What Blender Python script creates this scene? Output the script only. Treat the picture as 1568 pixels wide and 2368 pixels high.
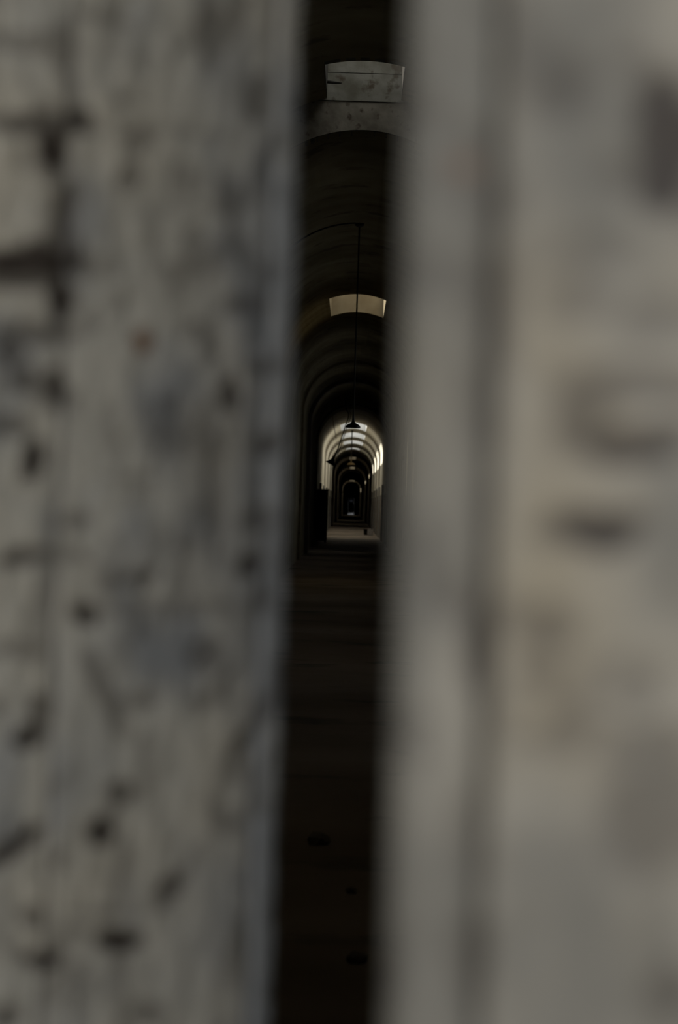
import bpy, bmesh, math, random
import numpy as np
from mathutils import Vector, Matrix

for o in list(bpy.data.objects):
    bpy.data.objects.remove(o, do_unlink=True)
sc = bpy.context.scene
COL = sc.collection

# ------------------------------------------------------------------ camera
W, H, F = 1568.0, 2368.0, 5000.0          # focal length in pixels
EYE = Vector((0.0, 0.0, 1.30))
ROLL = math.radians(1.83)
VPX, VPY = 812.0, 1170.0                  # the corridor's vanishing point
ay = Vector((VPX - W / 2, H / 2 - VPY, -F)).normalized()
bz = Vector((math.sin(ROLL), math.cos(ROLL), 0.0))
bz = (bz - ay * bz.dot(ay)).normalized()
ax = ay.cross(bz)
R = Matrix((ax, ay, bz))                  # world <- camera
cam_d = bpy.data.cameras.new('camera')
cam = bpy.data.objects.new('camera', cam_d)
COL.objects.link(cam)
cam.matrix_world = Matrix.Translation(EYE) @ R.to_4x4()
cam_d.sensor_fit = 'VERTICAL'
cam_d.sensor_height = 36.0
cam_d.sensor_width = 24.0
cam_d.lens = F / H * 36.0
cam_d.clip_start = 0.02
cam_d.clip_end = 2000
cam_d.dof.use_dof = True
cam_d.dof.focus_distance = 17.0
cam_d.dof.aperture_fstop = 4.75
sc.camera = cam

# ------------------------------------------------------------------ light
SKY = 1.0
world = bpy.data.worlds.new('world'); sc.world = world
world.use_nodes = True
wn = world.node_tree.nodes
wn['Background'].inputs['Color'].default_value = (0.965, 0.985, 1.0, 1)
wn['Background'].inputs['Strength'].default_value = SKY

sun_d = bpy.data.lights.new('sun', 'SUN')
sun_d.energy = 18.0
sun_d.angle = math.radians(0.6)
sun_d.color = (1.0, 0.93, 0.8)
sun = bpy.data.objects.new('sun', sun_d)
COL.objects.link(sun)
sun.location = (-20, 60, 30)
sun.rotation_euler = Vector((1.0, -0.12, -1.1)).to_track_quat('-Z', 'Y').to_euler()

vs = sc.view_settings
vs.view_transform = 'Standard'
vs.look = 'None'
vs.gamma = 1.0
vs.exposure = 0.0
vs.use_curve_mapping = False

# ------------------------------------------------------------------ helpers
def tag(o, label=None, cat=None, group=None, kind=None):
    if label: o['label'] = label
    if cat: o['category'] = cat
    if group: o['group'] = group
    if kind: o['kind'] = kind
    return o

def empty(name, loc=(0, 0, 0), rz=0.0):
    o = bpy.data.objects.new(name, None)
    o.empty_display_size = 0.2
    COL.objects.link(o)
    o.location = loc
    o.rotation_euler = (0, 0, rz)
    return o

def link_mesh(name, verts, faces, mat, parent=None, smooth=False):
    me = bpy.data.meshes.new(name)
    me.from_pydata([tuple(v) for v in verts], [], faces)
    me.update()
    if smooth:
        for p in me.polygons: p.use_smooth = True
    me.materials.append(mat)
    o = bpy.data.objects.new(name, me)
    COL.objects.link(o)
    o.parent = parent
    return o

class MB:
    """collects shapes into one bmesh"""
    def __init__(self):
        self.bm = bmesh.new()
    def box(self, x0, x1, y0, y1, z0, z1):
        v = [self.bm.verts.new(p) for p in
             ((x0, y0, z0), (x1, y0, z0), (x1, y1, z0), (x0, y1, z0),
              (x0, y0, z1), (x1, y0, z1), (x1, y1, z1), (x0, y1, z1))]
        for f in ((3, 2, 1, 0), (4, 5, 6, 7), (0, 1, 5, 4), (1, 2, 6, 5), (2, 3, 7, 6), (3, 0, 4, 7)):
            self.bm.faces.new([v[i] for i in f])
        return self
    def tube(self, pts, r, n=8):
        pts = [Vector(p) for p in pts]
        rings = []
        for i, p in enumerate(pts):
            t = (pts[min(i + 1, len(pts) - 1)] - pts[max(i - 1, 0)]).normalized()
            a = t.cross(Vector((0.31, 0.9, 0.2))).normalized()
            b = t.cross(a)
            rr = r[i] if isinstance(r, (list, tuple)) else r
            rings.append([self.bm.verts.new(p + (a * math.cos(k * 2 * math.pi / n) + b * math.sin(k * 2 * math.pi / n)) * rr)
                          for k in range(n)])
        for A, B in zip(rings[:-1], rings[1:]):
            for k in range(n):
                self.bm.faces.new((A[k], A[(k + 1) % n], B[(k + 1) % n], B[k]))
        self.bm.faces.new(rings[0][::-1]); self.bm.faces.new(rings[-1])
        return self
    def lathe(self, prof, n=24, c=(0, 0, 0)):
        rings = [[self.bm.verts.new((c[0] + r * math.cos(k * 2 * math.pi / n), c[1] + r * math.sin(k * 2 * math.pi / n), c[2] + z))
                  for k in range(n)] for r, z in prof]
        for A, B in zip(rings[:-1], rings[1:]):
            for k in range(n):
                self.bm.faces.new((A[k], A[(k + 1) % n], B[(k + 1) % n], B[k]))
        return self
    def build(self, name, mat, parent=None, smooth=False, bevel=0.0):
        if bevel:
            bmesh.ops.bevel(self.bm, geom=list(self.bm.edges), offset=bevel, segments=1, affect='EDGES')
        bmesh.ops.recalc_face_normals(self.bm, faces=self.bm.faces)
        me = bpy.data.meshes.new(name)
        self.bm.to_mesh(me); self.bm.free()
        if smooth:
            for p in me.polygons: p.use_smooth = True
        me.materials.append(mat)
        o = bpy.data.objects.new(name, me)
        COL.objects.link(o)
        o.parent = parent
        return o

def material(name, c0, c1=None, scale=3.0, rough=0.8, bump=0.2, c2=None, scale2=None, metallic=0.0):
    """object-space noise mix of two or three colours with fine relief"""
    m = bpy.data.materials.new(name); m.use_nodes = True
    nt = m.node_tree; nd = nt.nodes; lk = nt.links
    b = nd['Principled BSDF']
    b.inputs['Roughness'].default_value = rough
    b.inputs['Metallic'].default_value = metallic
    tc = nd.new('ShaderNodeTexCoord')
    n1 = nd.new('ShaderNodeTexNoise'); n1.inputs['Scale'].default_value = scale; n1.inputs['Detail'].default_value = 6
    lk.new(tc.outputs['Object'], n1.inputs['Vector'])
    r1 = nd.new('ShaderNodeValToRGB')
    r1.color_ramp.elements[0].position = 0.35; r1.color_ramp.elements[1].position = 0.65
    r1.color_ramp.elements[0].color = (*c0, 1); r1.color_ramp.elements[1].color = (*(c1 or c0), 1)
    lk.new(n1.outputs['Fac'], r1.inputs['Fac'])
    out = r1.outputs['Color']
    if c2:
        n2 = nd.new('ShaderNodeTexNoise'); n2.inputs['Scale'].default_value = scale2 or scale * 3; n2.inputs['Detail'].default_value = 5
        lk.new(tc.outputs['Object'], n2.inputs['Vector'])
        r2 = nd.new('ShaderNodeValToRGB')
        r2.color_ramp.elements[0].position = 0.58; r2.color_ramp.elements[1].position = 0.68
        lk.new(n2.outputs['Fac'], r2.inputs['Fac'])
        mx = nd.new('ShaderNodeMix'); mx.data_type = 'RGBA'
        lk.new(r2.outputs['Color'], mx.inputs['Factor'])
        lk.new(out, mx.inputs['A']); mx.inputs['B'].default_value = (*c2, 1)
        out = mx.outputs['Result']
    lk.new(out, b.inputs['Base Color'])
    if bump:
        bp = nd.new('ShaderNodeBump'); bp.inputs['Strength'].default_value = bump; bp.inputs['Distance'].default_value = 0.02
        lk.new(n1.outputs['Fac'], bp.inputs['Height']); lk.new(bp.outputs['Normal'], b.inputs['Normal'])
    return m

def glass_material(name, through, dirt):
    m = bpy.data.materials.new(name); m.use_nodes = True
    nt = m.node_tree; nd = nt.nodes; lk = nt.links
    nd.remove(nd['Principled BSDF'])
    out = nd['Material Output']
    tr = nd.new('ShaderNodeBsdfTransparent'); tr.inputs['Color'].default_value = (*through, 1)
    df = nd.new('ShaderNodeBsdfTranslucent'); df.inputs['Color'].default_value = (*dirt, 1)
    mx = nd.new('ShaderNodeMixShader'); mx.inputs['Fac'].default_value = 0.15
    lk.new(tr.outputs[0], mx.inputs[1]); lk.new(df.outputs[0], mx.inputs[2]); lk.new(mx.outputs[0], out.inputs['Surface'])
    return m

M = {}
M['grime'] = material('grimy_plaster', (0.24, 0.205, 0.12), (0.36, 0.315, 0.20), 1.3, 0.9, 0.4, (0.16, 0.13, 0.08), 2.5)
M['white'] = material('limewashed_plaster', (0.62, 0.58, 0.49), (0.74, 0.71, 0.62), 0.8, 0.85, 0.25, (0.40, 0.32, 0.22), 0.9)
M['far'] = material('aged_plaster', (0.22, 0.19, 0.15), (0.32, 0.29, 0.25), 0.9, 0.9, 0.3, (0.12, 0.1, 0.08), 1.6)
M['stone'] = material('grey_rendered_stone', (0.13, 0.118, 0.095), (0.23, 0.215, 0.18), 6.0, 0.9, 0.6, (0.07, 0.055, 0.04), 11.0)
M['shaft'] = material('weathered_concrete', (0.12, 0.116, 0.092), (0.22, 0.22, 0.195), 5.0, 0.9, 0.6, (0.085, 0.07, 0.05), 8.0)
M['cream'] = material('cream_shaft_plaster', (0.27, 0.232, 0.178), (0.38, 0.342, 0.28), 2.5, 0.9, 0.3)
M['whiteshaft'] = material('white_shaft_plaster', (0.42, 0.43, 0.44), (0.52, 0.525, 0.53), 1.5, 0.8, 0.2)
M['floor'] = material('dusty_concrete_floor', (0.17, 0.13, 0.09), (0.26, 0.205, 0.155), 0.7, 0.85, 0.2, (0.10, 0.08, 0.06), 1.2)
M['dado'] = material('brown_dado_paint', (0.13, 0.10, 0.075), (0.21, 0.17, 0.13), 1.5, 0.7, 0.2, (0.08, 0.06, 0.05), 2.0)
M['ground'] = material('gravel_ground', (0.16, 0.15, 0.13), (0.24, 0.225, 0.2), 8.0, 0.95, 0.6)
M['frontwall'] = material('rough_stone_wall', (0.2, 0.19, 0.17), (0.32, 0.31, 0.28), 3.0, 0.9, 0.7, (0.12, 0.11, 0.1), 6.0)
M['strip'] = material('grey_brown_door_edge', (0.17, 0.165, 0.16), (0.24, 0.23, 0.22), 14.0, 0.7, 0.3)
M['dark_wood'] = material('dark_stained_wood', (0.018, 0.016, 0.014), (0.035, 0.03, 0.026), 14.0, 0.7, 0.3)
M['old_wood'] = material('grey_old_wood', (0.09, 0.07, 0.05), (0.16, 0.13, 0.10), 8.0, 0.8, 0.3)
M['iron'] = material('black_iron', (0.012, 0.011, 0.010), (0.03, 0.024, 0.02), 20.0, 0.6, 0.2)
M['rust'] = material('rusty_brown_iron', (0.10, 0.055, 0.025), (0.17, 0.10, 0.05), 20.0, 0.7, 0.3)
M['brass'] = material('tarnished_brass', (0.30, 0.20, 0.09), (0.42, 0.30, 0.15), 12.0, 0.6, 0.1)
M['cable'] = material('dusty_cable_sheath', (0.03, 0.026, 0.02), (0.05, 0.042, 0.03), 10.0, 0.8, 0.0)
M['grey_paint'] = material('grey_paint', (0.26, 0.26, 0.25), (0.36, 0.36, 0.34), 5.0, 0.7, 0.2)
M['crate'] = material('pale_crate_wood', (0.36, 0.33, 0.30), (0.46, 0.43, 0.40), 9.0, 0.8, 0.2)
M['bulb'] = material('dusty_glass_bulb', (0.3, 0.28, 0.24), (0.4, 0.38, 0.33), 30.0, 0.3, 0.0)
M['pane'] = glass_material('clear_roof_glass', (0.94, 0.95, 0.95), (0.8, 0.8, 0.78))
M['dirty_pane'] = glass_material('dirty_roof_glass', (0.75, 0.74, 0.68), (0.5, 0.48, 0.42))
M['smoked_pane'] = glass_material('sooty_glass', (0.09, 0.09, 0.10), (0.05, 0.05, 0.05))

# ------------------------------------------------------------------ the corridor
HW, SPR = 1.22, 3.48           # half width and springing height of the long vault
HW1, SPR1 = 1.40, 3.62         # the higher first bay behind the doors
Y0, Y1, YEND = 1.10, 19.55, 335.0
PI = math.pi

def vault(name, y0, y1, r, spr, holes, mat, label):
    """barrel vault from y0 to y1, real openings left for (ya, yb, width) in holes"""
    ths = set(np.linspace(-PI / 2, PI / 2, 37).tolist())
    ys = set(np.arange(y0, y1, 2.0).tolist() + [y1])
    for ya, yb, w in holes:
        a = math.asin(w / 2 / r)
        ths |= {a, -a}
        ys |= {ya, yb}
    ths = sorted(ths); ys = sorted(ys)
    V = []; Fc = []
    T = 0.10
    nt = len(ths)
    for rr in (r, r + T):
        for y in ys:
            for t in ths:
                V.append((rr * math.sin(t), y, spr + rr * math.cos(t)))
    ny = len(ys); off = nt * ny
    def hole(t, y):
        return any(ya < y < yb and abs(t) < math.asin(w / 2 / r) for ya, yb, w in holes)
    keep = {}
    for j in range(ny - 1):
        for i in range(nt - 1):
            keep[i, j] = not hole((ths[i] + ths[i + 1]) / 2, (ys[j] + ys[j + 1]) / 2)
    for (i, j), k in keep.items():
        if not k: continue
        a, b, c, d = j * nt + i, j * nt + i + 1, (j + 1) * nt + i + 1, (j + 1) * nt + i
        Fc.append((a, b, c, d))
        Fc.append((a + off, d + off, c + off, b + off))
        for (di, dj, e) in ((-1, 0, (a, d)), (1, 0, (b, c)), (0, -1, (a, b)), (0, 1, (d, c))):
            if not keep.get((i + di, j + dj), False):
                Fc.append((e[0], e[1], e[1] + off, e[0] + off))
    o = link_mesh(name, V, Fc, mat)
    return tag(o, label, kind='structure')

H1 = [(6.5, 8.5, 0.68), (18.07, 19.55, 0.68)]  # first opening: unseen skylight added to light the near floor
H2 = [(34.7, 37.9, 0.92)]
H3 = [(88.0, 95.0, 1.08), (100.0, 106.5, 1.08), (112.0, 117.5, 1.02), (126.0, 129.0, 0.8)]
H4 = [(150.0, 158.0, 0.42), (188.0, 199.0, 0.42), (286.0, 298.0, 0.7)]
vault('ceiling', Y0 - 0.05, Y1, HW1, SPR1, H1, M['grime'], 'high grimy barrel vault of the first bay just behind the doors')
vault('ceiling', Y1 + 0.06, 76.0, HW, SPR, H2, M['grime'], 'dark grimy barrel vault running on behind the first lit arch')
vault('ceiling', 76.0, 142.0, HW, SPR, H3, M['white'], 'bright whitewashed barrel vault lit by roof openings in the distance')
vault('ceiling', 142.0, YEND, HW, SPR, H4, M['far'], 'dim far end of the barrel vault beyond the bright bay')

FILL_W, FILL_Z0, FILL_Z1 = 1.0, 1.55, 2.95
FILL_WINDOWS = (12.0, 16.5, 22.5, 26.5, 30.5, 43.0, 48.0, 53.0, 60.0)  # windows added out of view as daylight fill for the dark stretch
def side_wall(name, s, y0, y1, hw, spr, mat, label):
    b = MB()
    x0, x1 = sorted((s * hw, s * (hw + 0.35)))
    cut = [y for y in FILL_WINDOWS if s > 0 and y0 < y < y1]
    ya = y0
    for y in cut:
        b.box(x0, x1, ya, y - FILL_W / 2, -0.05, spr + 0.02)
        b.box(x0, x1, y - FILL_W / 2, y + FILL_W / 2, -0.05, FILL_Z0)
        b.box(x0, x1, y - FILL_W / 2, y + FILL_W / 2, FILL_Z1, spr + 0.02)
        ya = y + FILL_W / 2
    b.box(x0, x1, ya, y1, -0.05, spr + 0.02)
    o = tag(b.build(name, mat), label, kind='structure')
    if mat is M['white']:
        x0, x1 = sorted((s * (hw - 0.012), s * (hw - 0.0005)))
        MB().box(x0, x1, y0, y1, 0.0, 1.78).build('dado', M['dado'], o)
    return o
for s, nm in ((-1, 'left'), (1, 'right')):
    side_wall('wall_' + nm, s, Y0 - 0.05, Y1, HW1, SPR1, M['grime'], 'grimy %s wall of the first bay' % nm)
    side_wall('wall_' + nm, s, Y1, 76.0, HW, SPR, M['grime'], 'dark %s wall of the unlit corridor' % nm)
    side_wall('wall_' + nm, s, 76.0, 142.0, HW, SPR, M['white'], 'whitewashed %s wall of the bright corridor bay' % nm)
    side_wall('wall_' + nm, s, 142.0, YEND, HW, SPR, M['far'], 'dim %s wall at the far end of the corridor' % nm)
tag(MB().box(-1.9, 1.9, 0.4, YEND + 0.3, -0.2, 0.0).build('floor', M['floor']),
    'dusty brown concrete floor of the long corridor', kind='structure')
tag(MB().box(-40, 40, -40, 0.4, -0.2, -0.02).build('ground', M['ground']),
    'gravel ground in front of the doors', kind='structure')
we = MB()
we.box(-1.6, -0.45, YEND, YEND + 0.3, -0.05, 5.0); we.box(0.45, 1.6, YEND, YEND + 0.3, -0.05, 5.0); we.box(-0.45, 0.45, YEND, YEND + 0.3, 2.5, 5.0)
tag(we.build('wall_end', M['far']), 'plain end wall closing the far corridor', kind='structure')
ed = empty('door_3', (0, YEND + 0.1, 0)); tag(ed, 'dark door with a small grey window at the far corridor end', kind='structure')
db = MB()
db.box(-0.449, -0.22, 0, 0.05, 0.26, 2.499); db.box(0.22, 0.449, 0, 0.05, 0.26, 2.499)
db.box(-0.22, 0.22, 0, 0.05, 0.26, 1.9); db.box(-0.22, 0.22, 0, 0.05, 2.28, 2.499)
db.build('leaf', M['dark_wood'], ed)
MB().box(-0.22, 0.22, 0.02, 0.026, 1.9, 2.28).build('pane', M['smoked_pane'], ed)
MB().box(-0.449, -0.05, 0, 0.05, 0.02, 0.255).build('kick_board', M['dark_wood'], ed)
MB().box(-0.05, 0.449, 0.02, 0.026, 0.02, 0.255).build('gap_light_pane', M['smoked_pane'], ed)  # dim pane put in for the light gap under the door

# the lit cross wall over the lower arch: three courses of big blocks, the arch ring cut below
def arc_panel(name, x0, x1, ztop, y0, y1, r, spr, mat, parent=None, n=14):
    """wall slab between an arch intrados (below) and a level top"""
    V = []; Fc = []
    xs = np.linspace(x0, x1, n + 1)
    for y in (y0, y1):
        for x in xs:
            V.append((x, y, spr + math.sqrt(max(r * r - x * x, 0))))
        for x in xs:
            V.append((x, y, ztop))
    k = n + 1
    for i in range(n):
        Fc.append((i, i + 1, k + i + 1, k + i))
        Fc.append((2 * k + i, 3 * k + i, 3 * k + i + 1, 2 * k + i + 1))
        Fc.append((i, 2 * k + i, 2 * k + i + 1, i + 1))
        Fc.append((k + i, k + i + 1, 3 * k + i + 1, 3 * k + i))
    Fc.append((0, k, 3 * k, 2 * k)); Fc.append((n, 2 * k + n, 3 * k + n, k + n))
    return link_mesh(name, V, Fc, mat, parent)

cross = empty('wall_cross', (0, 0, 0))
tag(cross, 'lit grey cross wall above the low arch of the first bay', kind='structure')
arc_panel('arch_face', -HW + 0.0005, HW - 0.0005, 4.955, Y1, Y1 + 0.30, HW, SPR, M['stone'], cross, 40)
for s in (-1, 1):
    x0, x1 = sorted((s * HW, s * 1.5))
    MB().box(x0, x1, Y1, Y1 + 0.30, 0, 4.955).build('pier', M['stone'], cross)
# level ledge then the courses of the skylight shaft wall behind it
MB().box(-1.45, 1.45, Y1 - 0.012, Y1 + 0.30, 4.958, 5.025).build('ledge_course', M['shaft'], cross)
zc = 5.028
rnd = random.Random(4)
for h in (0.185, 0.20, 0.21, 0.20):
    MB().box(-0.46, 0.46, Y1 + rnd.uniform(-0.004, 0.012), Y1 + 0.30, zc, zc + h - 0.006).build('block_course', M['shaft'], cross)
    zc += h

def skylight(idx, ya, yb, w, r, spr, up, mshaft, mpane, label, end=True, nbars=3):
    """curb walls on the vault opening, glazing bars and panes on top"""
    root = empty('window_%d' % idx, (0, (ya + yb) / 2, spr + r))
    tag(root, label, kind='structure')
    def loc(o):
        o.parent = root
        o.matrix_parent_inverse = Matrix.Identity(4)
        for v in o.data.vertices: v.co -= Vector(root.location)
        return o
    t = 0.12
    ze = spr + math.sqrt(r * r - w * w / 4)
    zt = spr + r + up
    for s in (-1, 1):
        x0, x1 = sorted((s * (w / 2 - 0.004), s * (w / 2 + t)))
        loc(MB().box(x0, x1, ya - t, yb + t, ze, zt).build('curb', M['dark_wood'] if idx == 1 else mshaft))
    loc(arc_panel('curb', -w / 2, w / 2, zt, ya - t, ya + 0.004, r - 0.001, spr, mshaft))
    if end:
        loc(arc_panel('curb', -w / 2, w / 2, zt, yb - 0.004, yb + t, r - 0.001, spr, mshaft))
    for k in range(nbars + 1):
        y = ya + (yb - ya) * k / nbars
        loc(MB().box(-w / 2 - t, w / 2 + t, y - 0.025, y + 0.025, zt + 0.001, zt + 0.051).build('glazing_bar', M['iron']))
    for k in range(nbars):
        p, q = ya + (yb - ya) * k / nbars, ya + (yb - ya) * (k + 1) / nbars
        loc(MB().box(-w / 2 - t, w / 2 + t, p + 0.03, q - 0.03, zt + 0.015, zt + 0.021).build('pane', mpane))
    return root

skylight(1, 18.07, 19.55, 0.68, HW1, SPR1, 0.75, M['shaft'], M['pane'], 'nearest skylight shaft with concrete courses above the low arch', end=False, nbars=2)
skylight(0, 6.5, 8.5, 0.68, HW1, SPR1, 0.6, M['grime'], M['dirty_pane'], 'added unseen skylight over the first bay, lighting the near floor', nbars=2)
skylight(2, 34.7, 37.9, 0.92, HW, SPR, 0.9, M['cream'], M['dirty_pane'], 'second skylight, a cream curved strip crossed by the lamp rod')
k = 3
for (ya, yb, w), lb in zip(H3, ('bright skylight behind the bell lamp shade', 'white skylight strip next below the bell lamp shade',
                                'third white skylight strip of the bright bay', 'faint last skylight strip of the bright bay')):
    skylight(k, ya, yb, w, HW, SPR, 0.32, M['whiteshaft'], M['pane'], lb, nbars=4); k += 1
for (ya, yb, w), lb in zip(H4, ('narrow skylight beyond the bright bay', 'narrow skylight further down the dim corridor',
                                'tiny pale skylight near the corridor end')):
    skylight(k, ya, yb, w, HW, SPR, 0.2, M['far'], M['dirty_pane'], lb, nbars=5); k += 1

for y in FILL_WINDOWS:  # invented windows, unseen, that lift the light level here
    hw = HW1 if y < Y1 else HW
    root = empty('window_%d' % k, (hw + 0.25, y, FILL_Z0))
    tag(root, 'barred side window in the right wall of the dark stretch', group='added windows lighting the dark stretch', kind='structure'); k += 1
    zh = FILL_Z1 - FILL_Z0
    MB().box(-0.003, 0.003, -FILL_W / 2, FILL_W / 2, 0, zh).build('pane', M['pane'], root)
    for q in (-0.25, 0.0, 0.25):
        MB().box(0.008, 0.026, q - 0.01, q + 0.01, 0, zh).build('bar', M['iron'], root)

# transverse arch ribs
def rib(idx, y0, y1, depth, mat, label):
    V = []; Fc = []
    n = 40
    prof = [(HW + 0.05, y0), (HW - depth, y0), (HW - depth, y1), (HW + 0.05, y1)]
    pts = []
    for rr, y in prof:
        row = [(-rr, y, 0.0)] + [(rr * math.sin(t), y, SPR + rr * math.cos(t)) for t in np.linspace(-PI / 2, PI / 2, n)] + [(rr, y, 0.0)]
        pts.append(row)
    m = len(pts[0])
    for row in pts: V += row
    for a in range(4):
        b = (a + 1) % 4
        for i in range(m - 1):
            Fc.append((a * m + i, a * m + i + 1, b * m + i + 1, b * m + i))
    o = link_mesh('trim_%d' % idx, V, Fc, mat)
    return tag(o, label, kind='structure')
ribs = [(50.5, 51.5, 0.05, 'grime', 'faint dark arch rib in the unlit corridor'),
        (57.5, 58.2, 0.10, 'far', 'pale arch rib ring in front of the bright bay'),
        (72.0, 73.0, 0.05, 'far', 'brown arch rib framing the bright bay'),
        (140.0, 142.0, 0.06, 'far', 'dark arch rib ending the bright bay'),
        (172.0, 173.5, 0.10, 'far', 'thin arch rib past the bright bay'),
        (205.0, 206.5, 0.12, 'white', 'pale thin arch rib far down the corridor'),
        (240.0, 242.0, 0.10, 'far', 'dim arch rib far down the corridor'),
        (304.0, 306.0, 0.12, 'far', 'smallest arch rib near the corridor end')]
for i, (a, b, d, mt, lb) in enumerate(ribs):
    rib(i + 1, a, b, d, M[mt], lb)

# ------------------------------------------------------------------ front wall with the doorway
OX0, OX1, OZ = -0.88, 1.04, 2.62
fw = empty('wall_front', (0, 0, 0))
tag(fw, 'thick stone front wall around the doorway', kind='structure')
MB().box(-8, OX0, 0.45, Y0, -0.05, 8).build('wall_block', M['frontwall'], fw)
MB().box(OX1, 8, 0.45, Y0, -0.05, 8).build('wall_block', M['frontwall'], fw)
MB().box(OX0, OX1, 0.45, Y0, OZ, 8).build('lintel', M['frontwall'], fw)

# ------------------------------------------------------------------ the two door leaves
def hash2(ix, iy, seed):
    n = (ix.astype(np.int64) * 374761393 + iy.astype(np.int64) * 668265263 + seed * 1442695041) & 0x7fffffff
    n = ((n ^ (n >> 13)) * 1274126177) & 0x7fffffff
    return ((n ^ (n >> 16)) & 0xffff) / 65535.0
def vnoise(x, y, seed):
    ix, iy = np.floor(x), np.floor(y)
    fx, fy = x - ix, y - iy
    fx = fx * fx * (3 - 2 * fx); fy = fy * fy * (3 - 2 * fy)
    a = hash2(ix, iy, seed); b = hash2(ix + 1, iy, seed); c = hash2(ix, iy + 1, seed); d = hash2(ix + 1, iy + 1, seed)
    return (a * (1 - fx) + b * fx) * (1 - fy) + (c * (1 - fx) + d * fx) * fy
def fbm(x, y, seed, oct=4):
    s = 0; a = 0.5; t = 0
    for o in range(oct):
        s = s + a * vnoise(x * 2 ** o + 17.3 * o, y * 2 ** o + 9.1 * o, seed + o); t += a; a *= 0.5
    return s / t

RN = np.array([[R[i][j] for j in range(3)] for i in range(3)])     # world <- camera
def to_px(P):
    q = (P - np.array(EYE)) @ RN                                   # camera coordinates
    return q[:, 0] / -q[:, 2] * F + W / 2, H / 2 - q[:, 1] / -q[:, 2] * F
def at_depth(px, py, y):
    d = R @ Vector(((px - W / 2) / F, (H / 2 - py) / F, -1.0))
    return EYE + d * (y / d.y)

# flaked spots: (x, y, half width, half height, turn in degrees, strength)
CHIP_L = [(100, 288, 110, 24, 4, .8), (186, 276, 34, 30, -20, .95), (118, 345, 34, 66, -8, 1.0), (155, 490, 26, 62, 0, .85), (150, 565, 32, 60, 0, .75),
    (62, 606, 120, 36, 2, 1.0), (50, 640, 80, 24, 0, .8), (145, 690, 30, 48, -6, 1.0), (50, 95, 60, 22, 5, .45), (150, 112, 30, 46, 0, .45), (160, 195, 18, 40, 0, .4),
    (325, 322, 32, 30, 0, .55), (305, 408, 26, 30, 30, .55), (435, 420, 30, 40, -30, .35), (592, 218, 22, 46, 6, .6), (490, 72, 26, 80, 0, .55), (545, 470, 46, 22, -20, .4),
    (622, 370, 20, 70, 30, .4), (450, 565, 30, 40, 0, .4), (255, 625, 34, 26, 0, .35), (572, 708, 54, 22, 0, .55), (615, 640, 26, 40, 20, .4), (80, 772, 90, 22, 0, .7),
    (22, 815, 34, 20, 0, .8), (60, 880, 42, 22, 10, .65), (132, 896, 28, 38, 0, .9), (75, 1068, 24, 40, 10, .95), (18, 985, 44, 20, 5, .6), (536, 920, 22, 38, 0, .85),
    (618, 848, 40, 22, 0, .6), (622, 1030, 34, 24, -10, .7), (490, 1105, 16, 120, 0, .6), (500, 1215, 18, 70, 0, .55), (604, 1200, 34, 26, -20, .6), (582, 1305, 30, 22, -20, .8),
    (178, 1206, 34, 18, 0, .55), (45, 1290, 56, 16, -12, .85), (270, 1345, 30, 14, 0, .55), (322, 1336, 30, 16, -12, .65), (198, 1418, 28, 25, 0, 1.0), (415, 1408, 200, 20, 0, .35),
    (300, 1108, 70, 10, 0, .35), (250, 980, 20, 60, 15, .3), (480, 1520, 34, 34, 0, .55), (92, 1632, 20, 28, 0, .75), (40, 1500, 56, 22, 0, .55), (100, 1400, 18, 150, 14, .3), (240, 1590, 18, 90, -26, .55),
    (72, 1704, 32, 22, -20, .95), (108, 1650, 20, 34, 30, .5), (276, 1655, 22, 50, -20, .4), (282, 1828, 30, 20, -10, .8), (240, 1924, 26, 30, 10, 1.0), (262, 1885, 14, 40, 25, .7),
    (28, 1965, 70, 20, -36, 1.0), (396, 2060, 20, 44, 32, .85), (450, 1985, 16, 46, 30, .4), (268, 2172, 50, 24, 4, 1.0), (112, 2222, 42, 24, -14, .95), (82, 2124, 28, 22, 0, .65), (220, 2112, 90, 12, 0, .35),
    (345, 2338, 32, 30, 0, .55), (20, 2352, 44, 24, 0, .65), (336, 1762, 14, 66, 0, .45), (288, 2005, 14, 60, 10, .45), (592, 1668, 16, 96, 30, .6), (500, 1600, 14, 70, 35, .5), (520, 1900, 36, 30, 0, .4),
    (556, 2200, 24, 80, 0, .4), (400, 300, 120, 10, 8, .25), (420, 480, 90, 12, -5, .25), (360, 960, 30, 40, 20, .3), (430, 1330, 30, 60, 0, .25), (430, 1260, 30, 30, 0, .4), (540, 1780, 20, 50, 0, .35),
    (280, 2240, 16, 60, 0, .35), (600, 1390, 24, 40, 20, .5), (470, 1010, 70, 8, 0, .25), (270, 1060, 20, 50, 0, .25), (360, 560, 16, 80, 0, .3), (270, 50, 20, 70, 0, .25)]
RUST_L = [(328, 790, 22, 28, 0, 1.0)]
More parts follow.
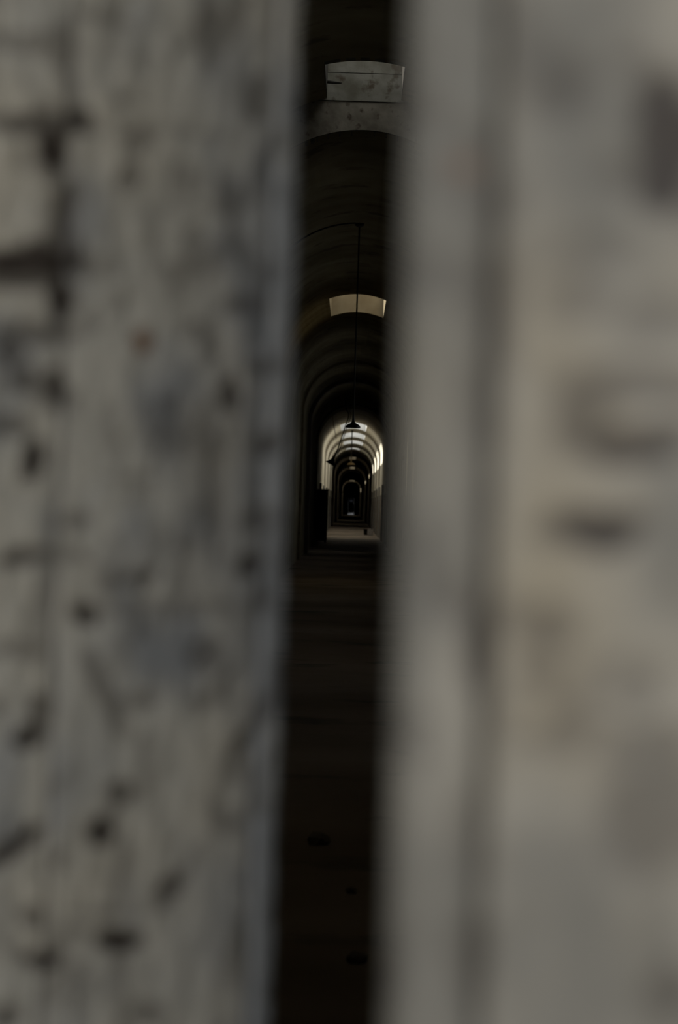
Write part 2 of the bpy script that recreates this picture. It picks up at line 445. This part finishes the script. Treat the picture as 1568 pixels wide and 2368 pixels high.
CHIP_R = [(1552, 320, 62, 110, 0, 1.0), (1520, 240, 50, 30, 20, .6), (1300, 196, 60, 66, 0, .5), (1235, 110, 40, 40, 0, .25), (1140, 465, 40, 70, -20, .4), (1148, 730, 36, 110, 0, .5),
    (1060, 395, 46, 36, 0, .3), (1020, 630, 60, 40, 0, .3), (1345, 690, 60, 40, 0, .35), (1530, 740, 70, 44, 0, .35), (1480, 410, 70, 30, 10, .4), (1340, 950, 46, 74, 10, .62), (1450, 890, 140, 34, 0, .5), (1450, 1032, 100, 26, 4, .9), (1545, 1010, 50, 30, 0, .6),
    (1392, 1220, 72, 32, 6, 1.0), (1300, 1230, 50, 20, 0, .5), (1135, 930, 34, 80, 0, .4), (1116, 1492, 26, 66, 0, .9), (1258, 1460, 48, 48, 0, .5), (1255, 1540, 30, 40, 0, .3), (1430, 1560, 70, 40, 0, .3), (985, 1290, 18, 70, 0, .45),
    (1490, 1745, 70, 50, 0, .45), (1500, 1880, 100, 100, 0, .5), (1085, 1930, 24, 100, 0, .4), (1090, 2220, 34, 90, 0, .45), (1548, 2285, 50, 44, 0, .5), (1370, 590, 100, 30, 0, .25), (1120, 1250, 22, 160, 0, .35), (1115, 1700, 20, 120, 0, .4), (1190, 60, 24, 120, 0, .4)]
RUST_R = [(1072, 385, 40, 26, 0, .4), (1450, 1032, 40, 14, 0, .5)]

# broad grey weathering, and shade and sky sheen painted along the free edges: (x, y, half width, half height, strength)
SHADE_STAIN_L = [(640, 1700, 130, 900, 0.7), (640, 1100, 90, 400, 0.4), (620, 200, 130, 300, 0.4), (60, 130, 120, 120, 0.3), (400, 1500, 160, 100, 0.5), (420, 2250, 220, 160, 0.35)]
SHADE_STAIN_R = [(1330, 380, 340, 380, 0.8), (1000, 500, 120, 800, 0.45), (1300, 2350, 420, 330, 0.6), (1500, 1850, 130, 220, 0.4), (1120, 1000, 50, 800, 0.4)]

def field(px, py, lst, wob, grow=1.0):
    out = np.zeros_like(px)
    for cx, cy, rx, ry, a, s in lst:
        a = math.radians(a)
        dx, dy = px - cx, py - cy
        u = dx * math.cos(a) + dy * math.sin(a)
        v = -dx * math.sin(a) + dy * math.cos(a)
        d = np.sqrt((u / (rx * grow)) ** 2 + (v / (ry * grow)) ** 2) + wob
        out = np.maximum(out, s * np.clip((1.25 - d) / 0.5, 0, 1))
    return out

def paint_material(name, paint, cool, warm, wood, rust):
    m = bpy.data.materials.new(name); m.use_nodes = True
    nt = m.node_tree; nd = nt.nodes; lk = nt.links
    b = nd['Principled BSDF']; b.inputs['Roughness'].default_value = 0.55
    def attr(n):
        a = nd.new('ShaderNodeAttribute'); a.attribute_name = n; return a.outputs['Fac']
    def mix(f, A, B):
        x = nd.new('ShaderNodeMix'); x.data_type = 'RGBA'
        lk.new(f, x.inputs['Factor'])
        for s, v in (('A', A), ('B', B)):
            if isinstance(v, tuple): x.inputs[s].default_value = (*v, 1)
            else: lk.new(v, x.inputs[s])
        return x.outputs['Result']
    tc = nd.new('ShaderNodeTexCoord')
    no = nd.new('ShaderNodeTexNoise'); no.inputs['Scale'].default_value = 60; no.inputs['Detail'].default_value = 6
    lk.new(tc.outputs['Object'], no.inputs['Vector'])
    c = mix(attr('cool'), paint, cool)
    c = mix(attr('warm'), c, warm)
    c = mix(attr('rust'), c, rust)
    c = mix(attr('chip'), c, wood)
    rp = nd.new('ShaderNodeValToRGB')
    rp.color_ramp.elements[0].color = (.82, .82, .82, 1); rp.color_ramp.elements[1].color = (1, 1, 1, 1)
    lk.new(no.outputs['Fac'], rp.inputs['Fac'])
    mu = nd.new('ShaderNodeMix'); mu.data_type = 'RGBA'; mu.blend_type = 'MULTIPLY'; mu.inputs['Factor'].default_value = 1
    lk.new(c, mu.inputs['A']); lk.new(rp.outputs['Color'], mu.inputs['B'])
    lk.new(mu.outputs['Result'], b.inputs['Base Color'])
    bp = nd.new('ShaderNodeBump'); bp.inputs['Strength'].default_value = 0.25; bp.inputs['Distance'].default_value = 0.002
    lk.new(no.outputs['Fac'], bp.inputs['Height']); lk.new(bp.outputs['Normal'], b.inputs['Normal'])
    return m

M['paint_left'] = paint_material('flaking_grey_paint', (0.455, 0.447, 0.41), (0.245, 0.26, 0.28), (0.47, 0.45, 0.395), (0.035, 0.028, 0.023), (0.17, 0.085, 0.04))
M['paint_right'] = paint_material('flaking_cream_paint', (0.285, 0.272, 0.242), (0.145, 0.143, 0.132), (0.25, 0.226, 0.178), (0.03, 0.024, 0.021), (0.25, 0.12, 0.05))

def vsteps(z0, z1, fine, coarse, lo, hi):
    zs = []
    z = z0
    while z < z1 - 1e-6:
        zs.append(z)
        z += fine if lo < z < hi else coarse
    zs.append(z1)
    return np.array(zs)

def plank(name, root, edge, du, nrm, u0, u1, z0, z1, thick, seed, chips, rusts, mat, fine, rnd=0.003, relief=0.0012, groove_chip=0.0, grow=1.25, lean=0.0, cool0=0.0, warm0=1.0, shade_stains=()):
    """board from u0 to u1 along the leaf; front face is a relief of paint flakes"""
    vis = u0 < 0.32
    nu = max(4, int((u1 - u0) / (fine if vis else 0.004)))
    us = np.linspace(u0, u1, nu + 1)
    zs = vsteps(z0, z1, fine if vis else 0.006, 0.004 if vis else 0.006, 1.0 if vis else 9, 1.62 if vis else 9)
    U, Z = np.meshgrid(us, zs)
    U = U.ravel(); Z = Z.ravel()
    e = np.array(edge); d = np.array(du); nn = np.array(nrm)
    P = e[None, :] + U[:, None] * d[None, :]
    P[:, :] += d[None, :] * ((Z - 1.3) * lean)[:, None]
    P[:, 2] = Z
    px, py = to_px(P)
    wob = (fbm(U * 90, Z * 90, seed, 3) - 0.5) * 0.9
    chip = field(px, py, chips, wob, grow)
    rust = field(px, py, rusts, wob * 0.4)
    mott = fbm(U * 42 + 3, Z * 48, seed + 11, 4)                # streaky wear
    chip = np.maximum(chip, np.clip((mott - 0.63) * 4.0, 0, 0.45))
    away = np.clip(np.maximum.reduce([-px - 60, px - W - 60, -py - 60, py - H - 60]) / 80.0, 0, 1)   # the leaf goes on flaking all over
    spots = fbm(U * 38 + 11, Z * 30 + 4, seed + 61, 3) * 0.75 + fbm(U * 7, Z * 5, seed + 71, 2) * 0.25
    chip = np.maximum(chip, away * np.clip((spots - 0.60) * 11, 0, 0.95))
    ed = np.minimum(U - u0, u1 - U)                             # distance to the board edge
    if groove_chip:
        chip = np.maximum(chip, groove_chip * np.clip(1 - ed / 0.006, 0, 1) * np.clip(fbm(U * 10, Z * 30, seed + 5, 3) * 1.6, 0, 1))
    rel = (fbm(U * 120, Z * 60, seed + 21, 4) - 0.5) * 2 * relief + (fbm(U * 20, Z * 9, seed + 31, 2) - 0.5) * 2 * relief * 1.4
    rel -= chip * 0.0018
    rr = np.clip(ed, 0, rnd)
    rel -= rnd - np.sqrt(np.maximum(rnd ** 2 - (rnd - rr) ** 2, 0))
    P = P + nn[None, :] * rel[:, None]
    n = len(P); a = nu + 1; b = len(zs)
    back = e[None, :] + U[:, None] * d[None, :] - nn[None, :] * thick + d[None, :] * ((Z - 1.3) * lean)[:, None]
    back[:, 2] = Z
    idx = np.arange(n).reshape(b, a)
    F0 = np.stack([idx[:-1, :-1], idx[:-1, 1:], idx[1:, 1:], idx[1:, :-1]], -1).reshape(-1, 4)
    faces = F0.tolist()
    # thickness: rim down to a flat back
    rim = list(idx[0, :]) + list(idx[1:, -1]) + list(idx[-1, -2::-1]) + list(idx[-2:0:-1, 0])
    V = P.tolist() + back[rim].tolist()
    m = len(rim)
    for k in range(m):
        faces.append([int(rim[(k + 1) % m]), int(rim[k]), n + k, n + (k + 1) % m])
    faces.append([n + k for k in range(m)])
    me = bpy.data.meshes.new(name)
    me.from_pydata(V, [], faces); me.update()
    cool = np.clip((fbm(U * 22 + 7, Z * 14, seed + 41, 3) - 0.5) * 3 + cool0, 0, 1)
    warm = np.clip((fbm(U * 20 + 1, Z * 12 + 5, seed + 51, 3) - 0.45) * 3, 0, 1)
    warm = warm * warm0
    for cx, cy, rx, ry, st in shade_stains:
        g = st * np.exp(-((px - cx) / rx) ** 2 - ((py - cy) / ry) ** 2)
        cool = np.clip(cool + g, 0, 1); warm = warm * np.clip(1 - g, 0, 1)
    for nm, arr in (('chip', chip), ('rust', rust), ('cool', cool), ('warm', warm)):
        at = me.attributes.new(nm, 'FLOAT', 'POINT')
        at.data.foreach_set('value', np.concatenate([arr, arr[rim]]).astype(np.float32))
    sm = np.ones(len(me.polygons), dtype=bool); sm[len(F0):] = False
    me.polygons.foreach_set('use_smooth', sm)
    bmx = bmesh.new(); bmx.from_mesh(me); bmesh.ops.recalc_face_normals(bmx, faces=bmx.faces); bmx.to_mesh(me); bmx.free()
    me.materials.append(mat)
    o = bpy.data.objects.new(name, me); COL.objects.link(o)
    o.parent = root
    o.matrix_parent_inverse = root.matrix_world.inverted() if False else Matrix.Translation(-Vector(root.location))
    return o

def leaf(name, label, edge_px, depth, hinge, chips, rusts, mat, widths, thick, fine, strip, seed, relief, grow, lean, groove, shade_stains):
    E = at_depth(edge_px[0], edge_px[1], depth)
    E.z = 0
    Hh = Vector((hinge[0], hinge[1], 0))
    du = (Hh - E).normalized()
    L = (Hh - E).length
    nrm = Vector((du.y, -du.x, 0))
    if nrm.y > 0: nrm = -nrm
    root = empty(name, (Hh.x, Hh.y, 0.01)); tag(root, label, kind='structure')
    u = 0.0; i = 0
    z0, z1 = 0.015, 2.58
    while u < L - 0.01:
        w = widths[min(i, len(widths) - 1)]
        u1 = min(u + w, L)
        if L - u1 < 0.03: u1 = L
        if i == 0:
            plank('edge_bead', root, E, du, nrm, u, u1 - 0.0004, z0, z1, thick, seed, chips, rusts, mat, fine, rnd=0.007, relief=relief, grow=grow, lean=lean, cool0=0.75, warm0=0.35, shade_stains=shade_stains)  # bead toned darker and cooler: shade of its rounding put into the paint
        else:
            plank('plank', root, E, du, nrm, u + 0.0004, u1 - 0.0004, z0, z1, thick, seed + 7 * i, chips, rusts, mat, fine, relief=relief, groove_chip=groove, grow=grow, lean=lean, shade_stains=shade_stains)
        u = u1; i += 1
    def slab(nm, ua, ub, na, nb, za, zb, mt):
        V = []
        for z in (za, zb):
            for uu, n_ in ((ua, na), (ub, na), (ub, nb), (ua, nb)):
                p = E + du * uu + nrm * n_
                V.append((p.x - Hh.x, p.y - Hh.y, z - 0.01))
        return link_mesh(nm, V, [(0, 1, 2, 3), (7, 6, 5, 4), (0, 4, 5, 1), (1, 5, 6, 2), (2, 6, 7, 3), (3, 7, 4, 0)], mt, root)
    if strip:
        slab('meeting_strip', -strip, 0.05, -thick - 0.001, -thick - 0.026, z0, z1, M['strip'])
    for zb in (0.35, 1.95):
        slab('batten', 0.06, L - 0.04, -thick - 0.001, -thick - 0.03, zb, zb + 0.14, M['old_wood'])
    slab('back_lining', 0.052, L - 0.01, -thick + 0.004, -thick - 0.0008, z0, z1, M['dark_wood'])
    return root

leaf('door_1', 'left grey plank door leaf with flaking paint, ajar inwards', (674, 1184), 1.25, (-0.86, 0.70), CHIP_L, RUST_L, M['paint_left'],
     (0.020, 0.128, 0.128), 0.030, 0.0016, 0.0165, 100, 0.0020, 1.2, 0.0, 0.22, SHADE_STAIN_L)
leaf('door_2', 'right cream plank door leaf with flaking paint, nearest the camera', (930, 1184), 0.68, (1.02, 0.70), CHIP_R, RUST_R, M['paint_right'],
     (0.028, 0.130, 0.128), 0.030, 0.0013, 0.0, 300, 0.0008, 1.5, -0.009, 0.25, SHADE_STAIN_R)

# ------------------------------------------------------------------ hanging lamps
def lamp(loc_y, x, zshade, ztop, mat, label, size=1.0, group='pendant lamps down the corridor', rod=0.010):
    root = empty('pendant_lamp', (x, loc_y, ztop)); tag(root, label, 'lamp', group)
    dz = zshade - ztop
    MB().lathe([(0.0, 0.0), (0.06, 0.0), (0.055, -0.03), (0.015, -0.05), (0, -0.05)], 16).build('ceiling_rose', M['iron'], root, True)
    MB().tube([(0, 0, -0.02), (0, 0, dz / 2), (0, 0, dz + 0.12 * size)], rod, 8).build('rod', M['cable'], root, True)
    s = size
    MB().lathe([(0.011, 0.15 * s), (0.014, 0.10 * s), (0.018, 0.07 * s), (0.028, 0.052 * s), (0.06 * s, 0.036 * s), (0.083 * s, 0.018 * s), (0.09 * s, -0.008 * s),
                (0.083 * s, -0.006 * s), (0.066 * s, 0.018 * s), (0.030, 0.04 * s), (0.012, 0.06 * s)], 28, (0, 0, dz)).build('lamp_shade', M['iron'] if mat is M['cable'] else mat, root, True)
    MB().lathe([(0.0, -0.012 * s), (0.016, -0.008 * s), (0.024, 0.010 * s), (0.018, 0.03 * s), (0.01, 0.05 * s), (0.0, 0.05 * s)], 14, (0, 0, dz)).build('bulb', M['bulb'], root, True)
    return root
def px_at(px, py, y):
    return at_depth(px, py, y)
p = px_at(816.5, 988, 26.0)
lamp(26.0, p.x, p.z, SPR + math.sqrt(HW ** 2 - p.x ** 2), M['cable'], 'black bell-shaded pendant lamp on a long rod, the nearest and largest', 1.0)
p = px_at(812, 1074, 97.5)
lamp(97.5, p.x, p.z, SPR + math.sqrt(HW ** 2 - p.x ** 2), M['brass'], 'tarnished brass pendant lamp in the bright bay just below the black bell lamp', 1.95, rod=0.026)

# bent lamp hanging askew to the left
def bent_lamp():
    y = 70.0
    top = px_at(800, 930, y)
    top.z = SPR + math.sqrt(HW ** 2 - top.x ** 2)
    root = empty('bent_lamp', top)
    tag(root, 'black bent lamp with its shade hanging askew left of the bell lamp', 'lamp')
    path = [(802, 948), (807, 958), (805, 968), (798, 988), (790, 1012), (783, 1034), (775, 1055), (769, 1066)]
    pts = [px_at(a, b, y) - top for a, b in path]
    MB().lathe([(0.0, 0.0), (0.05, 0.0), (0.045, -0.03), (0.01, -0.045), (0, -0.045)], 14).build('ceiling_rose', M['iron'], root, True)
    MB().tube([(0, 0, -0.03)] + pts, 0.02, 8).build('bent_rod', M['cable'], root, True)
    MB().tube([(0.04, 0, -0.03)] + [q + Vector((0.065, 0.03, 0.01)) for q in pts[:-1]] + [pts[-1] + Vector((0.01, 0.03, 0.03))], 0.012, 6).build('flex_cable', M['cable'], root, True)
    o = MB().lathe([(0.010, 0.11), (0.018, 0.08), (0.026, 0.05), (0.05, 0.02), (0.075, -0.01), (0.070, -0.012), (0.045, 0.01), (0.012, 0.035)], 24).build('lamp_shade', M['iron'], root, True)
    for v in o.data.vertices: v.co *= 2.35
    o.location = px_at(765, 1071, y) - top
    o.rotation_euler = (0.1, math.radians(27), 0)
bent_lamp()

def wire(label, path, y, r, mat='cable', group=None):
    pts = [px_at(a, b, y) for a, b in path]
    o = MB().tube(pts, r, 6).build('electric_cable', M[mat], None, True)
    return tag(o, label, 'cable', group)
# cable strung across the vault above the lamp rod
def ceiling_cable():
    pts = []
    for k in range(13):
        x = -0.95 + 0.9 * k / 12
        z = SPR + math.sqrt(HW ** 2 - x * x) - 0.03
        pts.append((x, 25.9, z + 0.018))
    o = MB().tube(pts, 0.009, 6).build('electric_cable', M['cable'], None, True)
    tag(o, 'thin dark cable running along the vault to the lamp rod', 'cable')
ceiling_cable()
wire('thin loose brown cable dangling left of the bent lamp', [(766, 936), (769, 965), (772, 985), (775, 1000), (778, 1014)], 70.5, 0.011, 'rust')

# ------------------------------------------------------------------ things standing in the corridor
def cabinet():
    root = empty('tall_cabinet', (-1.0, 75.0, 0)); tag(root, 'tall dark cabinet against the left wall before the bright bay', 'cabinet')
    MB().box(-0.20, 0.19, -0.3, 0.3, 0.06, 1.80).build('body', M['dark_wood'], root, bevel=0.01)
    MB().box(-0.215, 0.205, -0.33, 0.33, 1.801, 1.85).build('top', M['dark_wood'], root, bevel=0.006)
    d = MB().box(-0.17, 0.16, -0.335, -0.302, 0.12, 1.74).build('door', M['dark_wood'], root, bevel=0.008)
    MB().tube([(0.12, -0.36, 0.9), (0.12, -0.37, 0.95), (0.12, -0.36, 1.0)], 0.01, 6).build('handle', M['iron'], d)
    for sx in (-0.15, 0.14):
        for sy in (-0.25, 0.25):
            MB().box(sx - 0.03, sx + 0.03, sy - 0.03, sy + 0.03, 0, 0.059).build('foot', M['dark_wood'], root)
cabinet()

def crate():
    p = px_at(856, 1235, 98.0)
    root = empty('wooden_crate', (p.x, 98.0, 0)); tag(root, 'small pale wooden crate on the lit floor by the right wall', 'crate')
    for k in range(3):
        z = 0.02 + 0.085 * k
        for (x0, x1, y0, y1) in ((-0.13, 0.13, -0.13, -0.112), (-0.13, 0.13, 0.112, 0.13), (-0.13, -0.112, -0.11, 0.11), (0.112, 0.13, -0.11, 0.11)):
            MB().box(x0, x1, y0, y1, z, z + 0.075).build('slat', M['crate'], root)
    for sx in (-1, 1):
        for sy in (-1, 1):
            MB().box(sx * 0.1 - 0.01, sx * 0.1 + 0.01, sy * 0.1 - 0.01, sy * 0.1 + 0.01, 0.0, 0.275).build('corner_post', M['crate'], root)
    MB().box(-0.11, 0.11, -0.11, 0.11, 0.004, 0.018).build('bottom', M['crate'], root)
crate()
def bucket():
    p = px_at(847, 1232, 99.0)
    root = empty('iron_bucket', (p.x - 0.02, 99.0, 0)); tag(root, 'dark iron bucket standing left of the pale crate', 'bucket')
    MB().lathe([(0.0, 0.0), (0.085, 0.0), (0.11, 0.26), (0.118, 0.262), (0.118, 0.27), (0.104, 0.27), (0.08, 0.012), (0.0, 0.012)], 20).build('pail', M['iron'], root, True)
    MB().tube([(0.11 * math.cos(t), 0.02, 0.255 + 0.1 * math.sin(t)) for t in np.linspace(0, PI, 11)], 0.005, 6).build('bail_handle', M['iron'], root, True)
bucket()

# cell doorways along the bright bay
di = 4
for s in (-1, 1):
    for y in (82.0, 92.0, 102.0, 112.0, 124.0):
        root = empty('door_%d' % di, (s * (HW - 0.013), y, 0))
        nth = {82.0: 'first', 92.0: 'second', 102.0: 'third', 112.0: 'fourth', 124.0: 'last'}[y]
        tag(root, '%s plank cell door with grey frame along the %s side of the bright bay' % (nth, 'left' if s < 0 else 'right'), kind='structure')
        def bx(nm, y0, y1, z0, z1, t, mt, par=root):
            x0, x1 = sorted((0.0, -s * t))
            return MB().box(x0, x1, y0, y1, z0, z1).build(nm, mt, par)
        bx('jamb', -0.62, -0.5, 0, 2.0, 0.06, M['grey_paint'])
        bx('jamb', 0.5, 0.62, 0, 2.0, 0.06, M['grey_paint'])
        bx('head', -0.62, 0.62, 2.001, 2.13, 0.07, M['grey_paint'])
        for k in range(5):
            bx('plank', -0.497 + 0.199 * k, -0.497 + 0.199 * k + 0.194, 0.02, 1.995, 0.03, M['old_wood'])
        for z in (0.45, 1.45):
            bx('strap', -0.48, 0.48, z, z + 0.06, 0.037, M['iron'])
        di += 1

# gate far down the corridor
g = empty('barred_gate', (0, 215.0, 0)); tag(g, 'open barred iron gate across the far dim corridor', 'gate')
for sx in (-1, 1):
    MB().box(sx * 1.1 - 0.04, sx * 1.1 + 0.04, -0.04, 0.04, 0, 2.6).build('gate_post', M['iron'], g)
MB().box(-1.14, 1.14, -0.03, 0.03, 2.601, 2.68).build('head_bar', M['iron'], g)
for sx in (-1, 1):
    for k in range(4):
        x = sx * (1.0 - 0.13 * k)
        MB().tube([(x, 0, 0.05), (x, 0, 1.3), (x, 0, 2.6)], 0.012, 6).build('bar', M['iron'], g)

# broken timber stub lodged in the first skylight shaft
a = px_at(757, 187, 19.45); b = px_at(790, 192, 19.3)
st = MB().tube([a + Vector((-0.02, 0.03, 0)), a + (b - a) * 0.4 + Vector((0, 0, -0.006)), b], [0.018, 0.014, 0.006], 7).build('broken_batten', M['dark_wood'])
tag(st, 'broken dark timber stub sticking out beside the nearest skylight shaft', 'timber')

# rubble on the floor just behind the doors
def rubble(x, y, r, seed, label):
    bm = bmesh.new(); bmesh.ops.create_icosphere(bm, subdivisions=2, radius=r)
    q = random.Random(seed)
    for v in bm.verts:
        v.co *= 0.8 + 0.35 * q.random(); v.co.z = max(v.co.z * 0.7, -0.35 * r)
    zmin = min(v.co.z for v in bm.verts)
    for v in bm.verts: v.co.z -= zmin
    me = bpy.data.meshes.new('rubble_stone'); bm.to_mesh(me); bm.free(); me.materials.append(M['old_wood'])
    o = bpy.data.objects.new('rubble_stone', me); COL.objects.link(o); o.location = (x, y, 0)
    tag(o, label, 'stone', 'rubble behind the doors')
for (a, b, r, sd, lb) in ((735, 1955, 0.045, 1, 'dark stone on the floor beside the left door edge'), (812, 2065, 0.02, 2, 'smallest dark stone on the dim floor between two larger ones'),
                          (826, 2225, 0.03, 3, 'dark stone lowest in the gap between the doors')):
    yy = EYE.z * F / (b - VPY)
    rubble(px_at(a, b, yy).x, yy, r, sd, lb)
